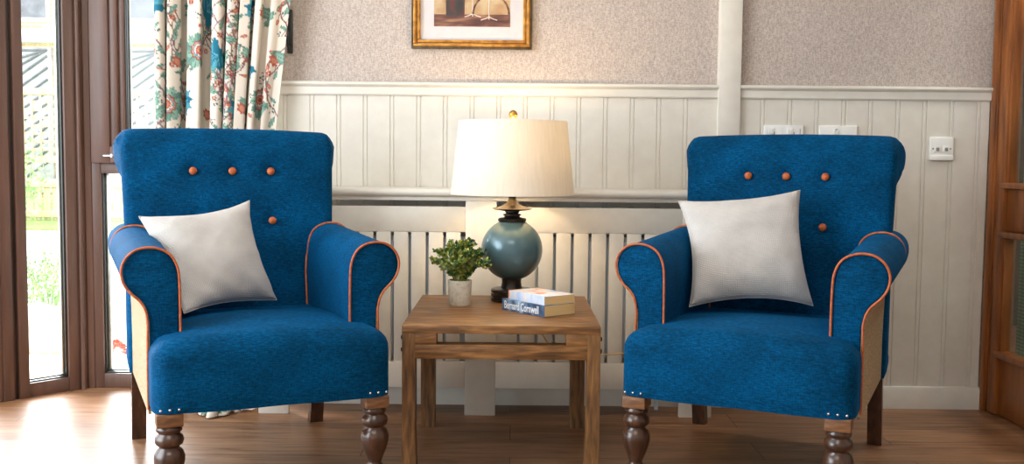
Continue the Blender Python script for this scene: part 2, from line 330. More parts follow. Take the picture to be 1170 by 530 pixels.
# header above the bay windows
w = MB(); w.box(-1.9, -.93, 3.93, 4.0, 2.15, 2.5, 0)
w.build('wall_bay', 'ceiling_paint')['kind'] = S

# beadboard: two lines per joint, a board every 100 mm, modelled in the section
def beadboard(x0, x1, first, step, name, z0=0., z1=1.16):
    yb = YW-.012; pts = [(x0, yb)]
    g = first
    while g < x1-.02:
        for off in (-.007, .007):
            c = g+off
            if x0+.01 < c < x1-.01: pts += [(c-.0028, yb), (c-.0012, yb+.0032), (c+.0012, yb+.0032), (c+.0028, yb)]
        g += step
    pts.append((x1, yb)); pts += [(x1, YW+.004), (x0, YW+.004)]
    m = MB().loft([[(x, y, z0) for x, y in pts], [(x, y, z1) for x, y in pts]])
    o = m.build(name, 'white_paint', smooth=False); o['kind'] = S
beadboard(-.93, .752, -.8405, .0985, 'trim_1'); beadboard(.833, 1.757, .921, .0997, 'trim_2')
def rail(x0, x1, name, yf=YW-.012):
    sec = [(yf+.001, 1.150), (yf-.006, 1.150), (yf-.010, 1.155), (yf-.010, 1.180), (yf-.014, 1.183), (yf-.020, 1.186), (yf-.023, 1.190), (yf-.022, 1.196), (yf-.014, 1.200), (yf+.013, 1.202), (yf+.013, 1.15)]
    MB().loft([[(x0, y, z) for y, z in sec], [(x1, y, z) for y, z in sec]]).build(name, 'white_paint')['kind'] = S
rail(-.93, .752, 'trim_3'); rail(.833, 1.760, 'trim_4')
box('trim_5', 'white_paint', .752, .833, YW-.034, YW+.002, 0, 2.5, .002, kind=S)       # full-height post
for a, b, nm in ((-.93, .752, 'baseboard_back'), (.833, 1.772, 'baseboard_right')):
    yf = YW-.012; sec = [(yf+.001, 0), (yf-.014, 0), (yf-.014, .074), (yf-.010, .082), (yf+.001, .084)]
    MB().loft([[(a, y, z) for y, z in sec], [(b, y, z) for y, z in sec]]).build(nm, 'white_paint')['kind'] = S
# slatted radiator cover (one joinery piece)
YC = 3.55
rc = tag(empty('radiator_cover', (-.09, YC, 0)), 'long white slatted radiator cover along the wall between the two chairs', 'radiator cover')
def cb(name, m, x0, x1, y0, y1, z0, z1, bev=.0015): 
    o = MB().box(x0+.09, x1+.09, y0-YC, y1-YC, z0, z1, bev).build(name, m, rc); return o
sec = [(YW-.013, .785), (3.545, .785), (3.536, .787), (3.530, .793), (3.528, .799), (3.530, .806), (3.537, .812), (3.548, .814), (YW-.013, .814)]
MB().loft([[(x+.09, y-YC, z) for y, z in sec] for x in (-.905, .742)]).build('top_ledge', 'white_paint', rc)
cb('ledge_batten', 'white_paint', -.905, .742, 3.547, 3.565, .771, .7855)
posts = [(-.905, -.797), (-.165, -.055), (.605, .722)]
for a, b in posts: cb('upright', 'white_paint', a, b, YC, YC+.018, 0, .771)
bays = [(-.797, -.165, [-.735+.062*k for k in range(10)]), (-.055, .605, [-.036+.0627*k for k in range(11)])]
for a, b, sl in bays:
    cb('top_panel', 'white_paint', a, b, YC, YC+.018, .660, .750)
    cb('bottom_rail', 'white_paint', a, b, YC, YC+.018, .100, .194)
    ed = [a]+[q for s_ in sl if a+.02 < s_ < b-.008 for q in (s_-.0055, s_+.0055)]+[b-.011 if a < -.5 else b]
    for i in range(0, len(ed)-1, 2):
        if ed[i+1]-ed[i] > .01: cb('slat', 'white_paint', ed[i], ed[i+1], YC+.002, YC+.017, .188, .665, .001)
rad = MB()
rad.box(-.78, .58, 3.588, 3.60, .205, .645, .004); rad.box(-.78, .58, 3.675, 3.69, .205, .645, .004); rad.box(-.78, .58, 3.59, 3.69, .63, .643, .002)
for k in range(34): rad.box(-.765+k*.04, -.745+k*.04, 3.578, 3.59, .22, .63, .004)
o = rad.build('panel', 'radiator_paint'); r_ = tag(empty('radiator', (-.1, 3.66, 0)), 'white panel radiator standing behind the slatted cover', 'radiator'); o.parent = r_; o.location = (.1, -3.66, 0)
for xp in (-.74, .54): o = MB().tube([(xp, 3.665, .0), (xp, 3.665, .21)], .008).build('pipe', 'radiator_paint', r_); o.location = (.1, -3.66, 0)

# ------------------------------------------------------------------ windows
def slab_frame(P, ang):
    return Matrix.Translation((P[0], P[1], 0)) @ Matrix.Rotation(ang, 4, 'Z')
def wparts(prefix, M, pieces):
    """pieces: list of (part name, material, [boxes]) in s (along), t (outwards), z"""
    root = None
    for nm, m, bs in pieces:
        b = MB()
        for q in bs: b.box(*q[:6], q[6] if len(q) > 6 else .003, M)
        o = b.build(nm, m, root); o['kind'] = S
        if root is None: root = o
        else: o.name = nm
    root.name = prefix; return root
# window 2, parallel to the wall. local x = world X, local y outwards
M2 = slab_frame((0, 3.93), 0)
H = 2.15
wparts('window_2', M2, [
 ('window_frame', 'window_brown', [(-1.675, -1.612, .0, .07, 0, H), (-1.613, -.979, .0015, .0685, 0, .058), (-1.613, -.979, .0015, .0685, .850, .896), (-1.613, -.979, .0015, .0685, H-.06, H), (-.98, -.93, 0, .07, 0, H)]),
 ('sash', 'window_brown', [(-1.640, -1.566, -.022, .05, .890, H-.04), (-1.572, -1.536, -.012, .05, .93, H-.05, .006), (-1.540, -1.512, .004, .045, .95, H-.05, .006), (-1.568, -1.028, -.0205, .048, .891, .955), (-1.535, -1.03, -.008, .043, .95, .985, .006), (-1.03, -.95, -.022, .05, .89, H-.04)]),
 ('glazing_bead', 'gasket', [(-1.514, -1.504, .012, .05, .98, 2.08, .001), (-1.614, -1.606, .012, .05, .05, .855, .001), (-1.61, -.98, .012, .05, .055, .064, .001)]),
 ('spacer_bar', 'spacer_metal', [(-1.504, -1.499, .03, .045, .985, 2.08, .0005), (-1.606, -1.594, .03, .045, .064, .85, .0005), (-1.6, -.98, .03, .045, .064, .07, .0005)]),
 ('window_stay', 'steel', [(-1.59, -1.545, -.030, -.022, .916, .922, .001), (-1.56, -1.55, -.034, -.022, .912, .926, .001)]),
 ('glass_pane', 'pane_glass', [(-1.506, -1.03, .034, .038, .98, 2.09, 0), (-1.608, -.98, .034, .038, .056, .852, 0)]),
])
# window 1, the angled side of the bay: local +x runs from the corner towards the room's left, y outwards
a1 = math.atan2(-.755, -.656)
M1 = slab_frame((-1.69, 3.91), a1) @ Matrix.Diagonal((1, -1, 1, 1))
wparts('window_1', M1, [
 ('window_frame', 'window_brown', [(-.014, .052, -.004, .07, 0, H), (.05, .206, .0015, .0685, 0, .054), (.05, .206, .0015, .0685, H-.06, H), (.205, .242, -.006, .07, 0, H), (.242, .262, .010, .07, 0, H, .004), (.262, .30, -.004, .07, 0, H)]),
 ('glazing_bead', 'gasket', [(.046, .058, .012, .05, .05, 2.1, .001), (.05, .21, .012, .05, .052, .060, .001), (.2475, .2500, .004, .012, 0, H, .0005)]),
 ('spacer_bar', 'spacer_metal', [(.057, .064, .03, .045, .06, 2.1, .0005), (.06, .21, .03, .045, .060, .066, .0005)]),
 ('glass_pane', 'pane_glass', [(.056, .21, .034, .038, .056, 2.1, 0)]),
])
wparts('window_3', M1, [
 ('window_frame', 'window_brown', [(.30, .315, 0, .07, 0, H), (.315, .345, .01, .07, 0, H, .006), (.344, 1.101, 0.0015, .0685, 0, .08), (.344, 1.101, 0.0015, .0685, H-.08, H), (1.1, 1.2, 0, .07, 0, H)]),
 ('glass_pane', 'pane_glass', [(.345, 1.1, .034, .038, .08, 2.08, 0)]),
])
MB().box(.0, 1.3, 0, .07, H, 2.5, 0, M1).build('wall_bay_side', 'ceiling_paint')['kind'] = S
# corner post between them (moulded, rounded beads)
cp = MB(); cp.lathe([(.028, 0), (.028, H)], (-1.668, 3.945, 0), 8); cp.box(-1.694, -1.672, 3.900, 3.98, 0, H, .006); cp.lathe([(.009, 0), (.009, H)], (-1.681, 3.900, 0), 12)
cp.build('trim_6', 'window_brown')['kind'] = S
# reveal where the back wall meets the bay
box('trim_7', 'wallpaper', -.94, -.93, YW+.002, 3.93, 0, 2.5, 0, kind=S)

# right-hand glazed door in the right wall (X = 1.77 plane, stile near the corner)
XD = 1.772
D = [('door_frame', 'door_wood', [(XD-.014, XD+.05, 3.690, 3.7215, 0, 2.15, .006), (XD-.006, XD+.05, 3.682, 3.692, 0, 2.13, .003), (XD-.010, XD+.05, 1.9, 3.684, 2.06, 2.15)]),
 ('door_stile', 'door_wood', [(XD-.003, XD+.045, 3.617, 3.680, .005, 2.05, .005), (XD+.004, XD+.045, 2.35, 2.47, .005, 2.05, .004), (XD+.004, XD+.044, 2.47, 3.617, 1.94, 2.05, .004)]),
 ('door_panel', 'door_wood', [(XD+.012, XD+.04, 2.47, 3.617, .68, .84, .003), (XD+.012, XD+.04, 2.47, 3.617, .005, .22, .003)]),
 ('glazing_bead', 'door_wood', [(XD-.008, XD+.04, 2.47, 3.64, .832, .852, .004), (XD-.008, XD+.04, 2.47, 3.64, .655, .678, .004), (XD-.006, XD+.04, 2.47, 3.64, .216, .240, .004), (XD+.006, XD+.04, 3.604, 3.618, .852, 1.94, .002), (XD+.006, XD+.04, 3.604, 3.618, .240, .655, .002)]),
 ('glass_pane', 'pane_glass', [(XD+.02, XD+.024, 2.47, 3.61, .85, 1.945, 0), (XD+.02, XD+.024, 2.47, 3.61, .235, .66, 0)])]
wparts('door_1', Matrix.Identity(4), D)
w = MB(); w.box(1.822, 1.95, 1.9, 2.35, 0, 2.15, 0); w.build('wall_beside_door', 'wallpaper')['kind'] = S
# beyond the door: a small lobby with a mint wall of little square tiles and a brown drape
w = MB(); w.box(2.12, 2.15, 1.2, 4.17, 0, 1.0, 0); w.build('trim_8', 'mint_tile')['kind'] = S
w = MB(); w.box(2.9, 3.0, .5, 5.75, 0, 2.5, 0); w.box(2.85, 3.0, 5.75, 6.5, 0, 2.5, 0); w.box(1.95, 3.0, 6.5, 6.6, 0, 2.5, 0); w.box(1.80, 1.95, 3.94, 6.6, 0, 2.5, 0); w.box(1.95, 3.0, .4, .5, 0, 2.5, 0); w.build('wall_lobby', 'lobby_paint')['kind'] = S
box('ceiling_lobby', 'ceiling_paint', 1.95, 3.0, .5, 6.6, 2.5, 2.55, 0, kind=S)
area('lobby_fill', (2.0, 3.3, 2.4), (2.2, 3.6, .4), .3, .6, 55, (1, .97, .92))  # added light that brightens the mint tiles behind the door glass
w = MB(); w.box(1.95, 3.0, .5, 6.5, -.04, 0, 0); w.build('floor_lobby', 'laminate')['kind'] = S

# ------------------------------------------------------------------ armchair
def resample(pts, n):
    pts = [Vector(p) for p in pts]; d = [0]
    for a, b in zip(pts, pts[1:]): d.append(d[-1]+(b-a).length)
    out = []; j = 0
    for i in range(n):
        t = d[-1]*i/(n-1)
        while j < len(d)-2 and d[j+1] < t: j += 1
        k = 0 if d[j+1] == d[j] else (t-d[j])/(d[j+1]-d[j]); out.append(pts[j].lerp(pts[j+1], k))
    return out
ROLL = [(.225, .56), (.226, .60), (.230, .630), (.243, .658), (.264, .675), (.295, .683), (.328, .678), (.353, .659), (.366, .629), (.362, .595), (.345, .568), (.322, .545), (.309, .520), (.304, .49)]
ROLLC = [(v.x, v.y) for v in catmull([(x, z, 0) for x, z in ROLL], 4)]
def arm_sec(y, s, inset=0.):
    t = (y+.33)/.69; pts = []
    prof = [(.225, .30)]+ROLLC+[(.302, .26), (.235, .26)]
    cx, cz = .272, .60
    for x, z in prof:
        if z > .5: k = min(1, (z-.5)/.15); x2 = x+(.010*t if x > .28 else .006*t)*k; z2 = z+.022*t*k
        else: x2, z2 = x+(.010*t if x > .28 else 0), z
        if inset:
            dx, dz = (x2-cx), (z2-cz if z2 > .5 else 0); L = math.hypot(dx, dz) or 1
            x2 -= dx/L*inset; z2 -= dz/L*inset
        pts.append((s*x2, y, z2))
    return pts
BUT = [(-.122, .872), (0, .872), (.122, .872), (-.122, .712), (0, .712), (.122, .712)]
def back_front_y(z): return .215+.08*max(0, min(1, (z-.4)/.55))
def make_chair():
    root = empty('armchair', (0, 0, 0))
    # back
    prof = [(.215, .36), (.222, .44), (.240, .56), (.258, .68), (.272, .79), (.282, .87), (.288, .93), (.297, .967), (.318, .993), (.350, 1.004), (.392, .996), (.424, .970), (.432, .930), (.418, .898), (.392, .884), (.372, .868), (.362, .82), (.360, .6), (.360, .28)]
    cv = catmull([(y, z, 0) for y, z in prof], 6); cv = resample(cv, 96)
    n = len(cv); xs = []
    N = 44
    secs = []
    def hw(z): return .326+.010*max(0, min(1, (z-.66)/.3))
    st = [(-1, .030), (-.992, .016), (-.975, .006), (-.95, 0)]+[(-.95+1.9*k/N, 0) for k in range(1, N)]+[(.95, 0), (.975, .006), (.992, .016), (1, .030)]
    for f, ins in st:
        sec = []
        for i, p in enumerate(cv):
            a = cv[max(0, i-1)]; b = cv[min(n-1, i+1)]; d = (b-a).normalized(); nrm = Vector((d.y, -d.x, 0))
            q = p+nrm*(ins if i < n-2 else 0)
            x = f*hw(p.y); y, z = q.x, q.y
            if p.x < .31 and p.y > .4 and p.y < .95:
                for bx, bz in BUT:
                    r2 = (x-bx)**2+(z-bz)**2; y += .013*math.exp(-r2/.0005)+.004*math.exp(-r2/.003)
                y -= .012*(1-(x/.33)**2)-.006
            k_ = max(0, min(1, (z-.86)/.14)); z += k_*(.008*(1-(x/.34)**2)-.002-.020*max(0, (abs(f)-.88)/.12)**2.4)
            if y > .335 and z > .86: x += math.copysign(.017*min(1, (y-.335)/.03), f)*abs(f)**16
            sec.append((x, y, z))
        sec += [(f*.322, .35, .25), (f*.322, .23, .25)]
        secs.append(sec)
    MB().loft(secs).build('backrest', 'blue_fabric', root, angle=60)
    # scroll pleats and side piping
    MB().box(-.318, .318, .361, .366, .255, .868, .002).build('rear_panel', 'burlap', root)
    # seat
    def seat():
        b = bmesh.new(); nx, ny, nz = 30, 34, 10; hx, y0, y1, z0, z1, r = .305, -.478, .235, .278, .452, .044
        x_ = [-hx+2*hx*i/nx for i in range(nx+1)]; y_ = [y0+(y1-y0)*i/ny for i in range(ny+1)]; z_ = [z0+(z1-z0)*i/nz for i in range(nz+1)]
        V = {}
        def vert(i, j, k):
            if (i, j, k) in V: return V[(i, j, k)]
            x, y, z = x_[i], y_[j], z_[k]
            c = Vector((max(-hx+r, min(hx-r, x)), max(y0+r, min(y1-r, y)), max(z0+.008, min(z1-r, z))))
            d = Vector((x, y, z))-c
            p = c+d.normalized()*min(r if z > c.z else r, max(abs(d.x), abs(d.y), abs(d.z))) if d.length > 1e-6 else c
            if z <= z0+.008: p = Vector((p.x, p.y, z))
            fy = max(0, min(1, (p.y-y0)/(y1-y0)))
            if k > nz*.3:
                w = (k/nz-.3)/.7
                p.z += w*(.030*(1-(x/hx)**2)*math.sin(math.pi*min(1, fy*1.0+.16))**.8 - .012*fy)
                p.z += w*.003*noise.noise(Vector((x*5, y*5, 1)))
            if j == 0 or p.y < y0+.03: p.y -= .008*(1-(x/hx)**2)*math.sin(math.pi*(z-z0)/(z1-z0)) ; p.z += 0
            if z < z0+.05: p.z += .004*noise.noise(Vector((x*6, y*3, 5)))
            v = b.verts.new(p); V[(i, j, k)] = v; return v
        for i in range(nx):
            for j in range(ny):
                for k in (0, nz): b.faces.new([vert(i, j, k), vert(i+1, j, k), vert(i+1, j+1, k), vert(i, j+1, k)])
        for i in range(nx):
            for k in range(nz):
                for j in (0, ny): b.faces.new([vert(i, j, k), vert(i+1, j, k), vert(i+1, j, k+1), vert(i, j, k+1)])
        for j in range(ny):
            for k in range(nz):
                for i in (0, nx): b.faces.new([vert(i, j, k), vert(i, j+1, k), vert(i, j+1, k+1), vert(i, j, k+1)])
        return b
    MB().bm(seat()).build('seat', 'blue_fabric', root, angle=75)
    for s in (-1, 1):
        ys = [-.334, -.332, -.327, -.318]+[-.30+.66*k/14 for k in range(15)]
        ins = [.010, .004, .001, 0]+[0]*15
        MB().loft([arm_sec(y, s, i) for y, i in zip(ys, ins)]).build('armrest', 'blue_fabric', root, angle=50)
        # linen outer side
        pn = MB(); sec = []
        for y in (-.331, -.1, .12, .36):
            t = (y+.33)/.69; x0 = .3025+.010*t; z1 = .527+.012*t
            sec.append([(s*(x0-.004), y, .25), (s*(x0+.003), y, .25), (s*(x0+.004), y, .45), (s*(x0+.006), y, z1-.015), (s*(x0+.012), y, z1), (s*(x0-.004), y, z1)])
        pn.loft(sec).build('outer_panel', 'burlap', root)
        pts = [(s*.2245, -.336, .44), (s*.2245, -.336, .52)]+[(s*x, -.336, z) for x, z in ROLLC]+[(s*.3055, -.336, .45), (s*.306, -.335, .38), (s*.306, -.333, .30), (s*.305, -.330, .262)]
        MB().tube(pts, .0032).build('piping', 'piping', root)
        # seam where arm meets back
        sm = []
        for (x, z) in [(.222, .44), (.222, .50), (.222, .55)]+ROLLC[3:34]:
            yy = back_front_y(z)-.030 if z < .6 else back_front_y(z)-.030-.02*min(1, (z-.6)/.08)
            sm.append((s*(x+(.004 if z > .6 else 0)), yy+.012, z+.018*min(1, max(0, (z-.56)/.08))+ (.004 if z > .62 else 0)))
        MB().tube(sm, .0032).build('back_piping', 'piping', root)
        # front leg, turned
        lg = [(.016, 0), (.018, .004), (.021, .03), (.024, .045), (.020, .055), (.017, .062), (.026, .068), (.029, .075), (.026, .083), (.019, .089), (.018, .096), (.024, .112), (.033, .135), (.038, .155), (.038, .168), (.033, .182), (.024, .190), (.025, .193), (.033, .199), (.036, .208), (.034, .218), (.027, .225), (.026, .228), (.032, .233), (.032, .240), (.027, .245), (.027, .250)]
        l = MB().lathe(lg, (s*.265, -.443, 0), 32).build('leg', 'dark_oak', root, angle=70)
        MB().box(s*.265-.032, s*.265+.032, -.475, -.411, .246, .279, .003).build('leg_block', 'leg_block', l)
        # rear leg, square and raked
        secs = []
        for z, yc, h in ((0, .392, .0195), (.13, .362, .022), (.28, .335, .024)):
            secs.append([(s*.290-.022, yc-h, z), (s*.290+.022, yc-h, z), (s*.290+.022, yc+h, z), (s*.290-.022, yc+h, z)])
        MB().loft(secs).build('leg', 'dark_oak', root)
        for k in (-1, 0, 1):
            nb = MB(); nb.lathe([(.0036, 0), (.0034, .0012), (.0022, .0024), (.0006, .003)], (s*.265+k*.022, -.4795, .291), 12, Matrix.Rotation(R(90), 4, 'X')); nb.build('nail', 'steel', root)
    for bx, bz in BUT:
        y = .282-.0 if bz > .8 else .262
        nb = MB(); nb.lathe([(.0120, -.004), (.0125, .001), (.0110, .005), (.007, .0078), (.002, .009)], (bx, back_front_y(bz)-.0015+(.0 if bz > .8 else -.003), bz), 20, Matrix.Rotation(R(90), 4, 'X')); nb.build('button', 'piping', root)
    return root
chair = make_chair()
chair2 = copy_tree(chair)
tag(chair, 'blue buttoned armchair with orange piping on the left, beside the windows and curtain', 'armchair', 'blue buttoned armchairs')
tag(chair2, 'blue buttoned armchair with orange piping on the right, nearest the wooden door', 'armchair', 'blue buttoned armchairs')
chair.location = (-.789, 2.98, 0); chair.rotation_euler = (0, 0, .415)
chair2.location = (.7705, 3.0, 0); chair2.rotation_euler = (0, 0, -.4265)

# ------------------------------------------------------------------ cushions
def cushion(name, chair_o, TL, TR, BR, BL, thick, label, seed):
    a = chair_o.rotation_euler.z; M = Matrix.Translation(chair_o.location) @ Matrix.Rotation(a, 4, 'Z')
    TL, TR, BR, BL = [M @ Vector(p) for p in (TL, TR, BR, BL)]
    c = (TL+TR+BR+BL)/4; nrm = ((TR-BL).cross(TL-BR)).normalized()
    if nrm.y > 0: nrm = -nrm
    n = 56; vs = []; uvs = []; fs = []
    def P(u, v, sd):
        # concave edges between pointed corners
        e = .062; uu = u*2-1; vv = v*2-1
        ku = 1-e*4*(1-vv*vv)*.5*(abs(uu)**2.2); kv = 1-e*4*(1-uu*uu)*.5*(abs(vv)**2.2)
        ua = .5+uu*ku/2; va = .5+vv*kv/2
        p = (BL*(1-ua)+BR*ua)*(1-va)+(TL*(1-ua)+TR*ua)*va
        h = (max(0, 1-abs(uu)**2.6)*max(0, 1-abs(vv)**2.6))**.55
        w = noise.noise(Vector((u*2.4+seed, v*2.4, 0)))*.012+(1-abs(noise.noise(Vector((u*2.5+v*3+seed, v*4-u*2, 3)))))**3*.007*(1-.6*h)
        fold = .006*math.sin((u*1.3+v)*17+seed)*math.exp(-((v-.12)**2)/.02)*(1-h*.5)
        return p+nrm*(sd*(thick*h)+(w+fold)*h**.5+.006*math.sin(5*u+seed)*(vv**6)+.006*math.sin(6*v+seed)*(uu**6))
    b = bmesh.new(); uvl = b.loops.layers.uv.new('UVMap'); G = {}
    for sd in (1, -1):
        for i in range(n+1):
            for j in range(n+1):
                edge = i in (0, n) or j in (0, n)
                k = (i, j, 0 if edge else sd)
                if k not in G: G[k] = b.verts.new(P(i/n, j/n, sd)-c)
        for i in range(n):
            for j in range(n):
                q = [(i, j), (i+1, j), (i+1, j+1), (i, j+1)]
                f = b.faces.new([G[(x, y, 0 if (x in (0, n) or y in (0, n)) else sd)] for x, y in (q if sd > 0 else q[::-1])])
                f.smooth = True
                for l, (x, y) in zip(f.loops, (q if sd > 0 else q[::-1])): l[uvl].uv = (x/n, y/n)
    me = bpy.data.meshes.new(name); b.to_mesh(me); b.free(); me.materials.append(MATS['cushion_weave'])
    o = bpy.data.objects.new(name, me); COL.objects.link(o); o.location = c
    tag(o, label, 'cushion', 'white cushions on the armchairs')
    seam = [P(i/n, 0, 0) for i in range(n+1)]+[P(1, i/n, 0) for i in range(1, n+1)]+[P(1-i/n, 1, 0) for i in range(1, n+1)]+[P(0, 1-i/n, 0) for i in range(1, n)]
    s = MB().tube([p-c for p in seam]+[seam[0]-c], .0012, 6).build('seam', 'cushion_weave', o)
    return o
cushion('cushion', chair, (-.303, .06, .737), (.030, .155, .780), (.097, .075, .474), (-.200, -.13, .474), .058, 'white woven cushion slumped to one side on the left armchair', 1.3)
cushion('cushion', chair2, (-.287, .03, .797), (.066, .155, .835), (.130, .05, .490), (-.203, -.13, .488), .060, 'white woven cushion standing upright on the right armchair', 5.1)

# ------------------------------------------------------------------ table
tb = tag(empty('side_table', (-.027, 3.095, 0)), 'low brown wooden side table with a slotted apron, between the two armchairs', 'table')
ox, oy = -.027, 3.095
hx, y0, y1 = .280, -.298, .345
MB().box(-hx, hx, y0, y1, .4262, .450, .0018).build('tabletop', 'table_oak_x', tb)
def apron(y, yb):
    m = MB(); m.box(-hx+.036, hx-.036, y, yb, .354, .394, .0015); m.box(-hx+.036, -.183, y, yb, .394, .4262, .0015); m.box(.183, hx-.036, y, yb, .394, .4262, .0015); return m
apron(y0+.0005, y0+.050).build('apron', 'table_oak_x', tb); apron(y1-.024, y1-.002).build('apron', 'table_oak_x', tb)
for s in (-1, 1):
    m = MB(); m.box(s*hx-s*.001, s*hx-s*.022, y0+.06, y1-.06, .354, .4262, .002); m.build('side_rail', 'table_oak_x', tb)
    for ya, yb_, fr in ((y0, y0+.055, 1), (y1-.055, y1, 0)):
        xo = s*hx; secs = []
        for z, w_ in ((0, .044), (.05, .040), (.14, .037), (.354, .037), (.4262, .037)):
            xi = xo-s*w_; xa, xb = min(xo, xi), max(xo, xi)
            if not fr: xa, xb = min(xo, xo-s*.048), max(xo, xo-s*.048)
            secs.append([(xa, ya, z), (xb, ya, z), (xb, yb_, z), (xa, yb_, z)])
        MB().loft(secs).build('leg', 'table_oak_z', tb)
        for z in ((.375, .41) if fr else (.41,)):
            for yy in (ya+.028,):
                MB().lathe([(.0075, 0), (.0075, .002), (.006, .005), (.002, .0065)], (xo, yy, z+(.027 if z > .4 else -.02)*0), 12, Matrix.Rotation(s*R(90), 4, 'Y')).build('bolt', 'bolt_black', tb)

# ------------------------------------------------------------------ table lamp
LX, LY, LZ = .0, 3.31, .4505
lamp = tag(empty('table_lamp', (LX, LY, LZ)), 'lit table lamp with a grey-blue ball base and cream drum shade on the side table', 'lamp')
def zz(z): return .91-(.91-z)*1.044-LZ
b = MB(); b.lathe([(.062, 0), (.068, .002), (.068, .011), (.064, .0125), (.064, .0145), (.068, .016), (.068, .025), (.064, .0265), (.064, .0285), (.068, .030), (.068, .038), (.064, .041), (.040, .043)], (0, 0, 0), 48)
b.build('base', 'bronze', lamp, angle=30)
for z in (.0135, .0275): MB().lathe([(.0655, z-.0012), (.0665, z), (.0655, z+.0012)], n=48).build('base_ring', 'brass', lamp)
MB().lathe([(.036, .043), (.034, .050), (.032, .062), (.033, .078), (.040, .088)], n=40).build('neck', 'bronze', lamp)
cz = zz(.6325); rr = .1015
MB().lathe([(rr*math.cos(R(a)), cz+rr*math.sin(R(a))) for a in range(-70, 71, 5)], n=64).build('ball_body', 'lamp_glaze', lamp, angle=80)
zt = cz+rr*math.sin(R(70))
MB().lathe([(.044, zt-.003), (.047, zt+.002), (.047, zt+.007), (.043, zt+.010), (.028, zt+.012), (.024, zt+.016), (.030, zt+.019), (.030, zt+.022), (.020, zt+.025), (.024, zt+.030), (.024, zt+.033)], n=40).build('collar', 'bronze', lamp)
MB().lathe([(.024, zt+.032), (.058, zt+.037), (.067, zt+.041), (.062, zt+.043), (.036, zt+.049), (.020, zt+.058), (.013, zt+.070), (.012, zt+.078), (.016, zt+.082), (.010, zt+.086)], n=40).build('flared_cap', 'antique_brass', lamp, angle=60)
MB().tube([(0, 0, zt+.08), (0, 0, zt+.13)], .010, 16).build('socket', 'brass', lamp)
# shade (thin walled cone)
s0, s1 = .803-LZ, 1.043-LZ; ra, rb = .2035, .178
sh = MB(); n = 96; prof = [(ra, s0), (ra-.0005, s0+.006), (rb+.0005, s1-.006), (rb, s1), (rb-.003, s1), (rb-.003, s1-.006), (ra-.003, s0+.006), (ra-.003, s0)]
vs = []; fs = []
for r_c, z in prof:
    for i in range(n): a = 2*math.pi*i/n; vs.append((r_c*math.cos(a), r_c*math.sin(a), z))
for j in range(len(prof)):
    for i in range(n): fs.append((j*n+i, j*n+(i+1) % n, ((j+1) % len(prof))*n+(i+1) % n, ((j+1) % len(prof))*n+i))
sh.add(vs, fs).build('lamp_shade', 'shade_linen', lamp, angle=60)
hp = MB()
for k in range(3):
    a = k*2*math.pi/3+.3; hp.tube([(0, 0, s1-.012), (.176*math.cos(a), .176*math.sin(a), s1-.004)], .0018, 6)
hp.tube([(.045*math.cos(t), 0, .36+.09+.09*math.sin(t)) for t in [R(q) for q in range(-60, 241, 15)]], .0016, 6)
hp.build('harp', 'brass', lamp)
MB().tube([(0, 0, s1-.02), (0, 0, s1+.006)], .004, 10).build('rod', 'brass', lamp)
MB().lathe([(.006, s1+.003), (.007, s1+.006), (.004, s1+.008), (.009, s1+.010), (.0135, s1+.016), (.0145, s1+.023), (.0125, s1+.030), (.007, s1+.035), (.002, s1+.037)], n=24).build('finial', 'brass', lamp, angle=70)
MB().lathe([(.012, .42), (.014, .43), (.026, .45), (.030, .47), (.026, .49), (.012, .502), (.003, .505)], n=24).build('bulb', 'bulb_glow', lamp, angle=80)
cd = MB(); cd.tube(catmull([(.0, .064, .006), (.02, .11, .004), (.05, .135, .003), (.08, .150, -.03), (.11, .155, -.14), (.17, .160, -.205), (.25, .165, -.212), (.33, .170, -.212), (.42, .175, -.20), (.5, .18, -.15)], 8), .0028, 8)
cd.build('cord', 'cord', lamp)
pl = bpy.data.lights.new('lamp_light', 'POINT'); pl.energy = 6.8; pl.color = (1, .72, .40); pl.shadow_soft_size = .035
lo = bpy.data.objects.new('lamp_light', pl); COL.objects.link(lo); lo.parent = lamp; lo.location = (0, 0, .53)

# ------------------------------------------------------------------ potted plant
pot = tag(empty('potted_plant', (-.166, 3.205, .4502)), 'small bushy green plant in a pale stone pot on the side table', 'potted plant')
MB().lathe([(.034, 0), (.0355, .002), (.039, .078), (.0385, .080), (.034, .080), (.033, .070), (.001, .070)], n=40).build('pot', 'concrete_pot', pot, angle=50)
MB().lathe([(.0335, .069), (.032, .073), (.01, .076)], n=24).build('soil', 'soil', pot)
rnd = random.Random(3); lf = MB(); sm = MB()
def leaf(m, p, d, L, W):
    d = d.normalized(); a = Vector((rnd.uniform(-1, 1), rnd.uniform(-1, 1), rnd.uniform(-1, 1))); s = d.cross(a).normalized(); u = s.cross(d)
    pts = [p, p+d*L*.35+s*W*.5+u*W*.12, p+d*L*.75+s*W*.42+u*W*.1, p+d*L, p+d*L*.75-s*W*.42+u*W*.1, p+d*L*.35-s*W*.5+u*W*.12]
    m.add(pts, [(0, 1, 2, 3), (0, 3, 4, 5)])
for k in range(58):
    ph = rnd.uniform(0, 2*math.pi); el = rnd.uniform(.12, 1.0)
    tip = Vector((math.cos(ph)*.100*math.sin(el*1.5)*rnd.uniform(.8, 1.08), math.sin(ph)*.075*math.sin(el*1.5), .082+.118*math.cos(el*1.34)+rnd.uniform(-.016, .016)))
    base = Vector((math.cos(ph)*.015, math.sin(ph)*.015, .072)); mid = (base+tip)/2+Vector((0, 0, .022))
    c = catmull([base, mid, tip], 7); sm.tube(c, .0009, 5)
    for i, q in enumerate(c[3:]):
        dd = (c[min(i+4, len(c)-1)]-c[i+2])
        for w_ in range(4): leaf(lf, q+Vector((rnd.uniform(-.004, .004),)*3), dd.normalized()*.5+Vector((rnd.uniform(-1, 1), rnd.uniform(-1, 1), rnd.uniform(-.5, 1))), rnd.uniform(.009, .015), rnd.uniform(.007, .011))
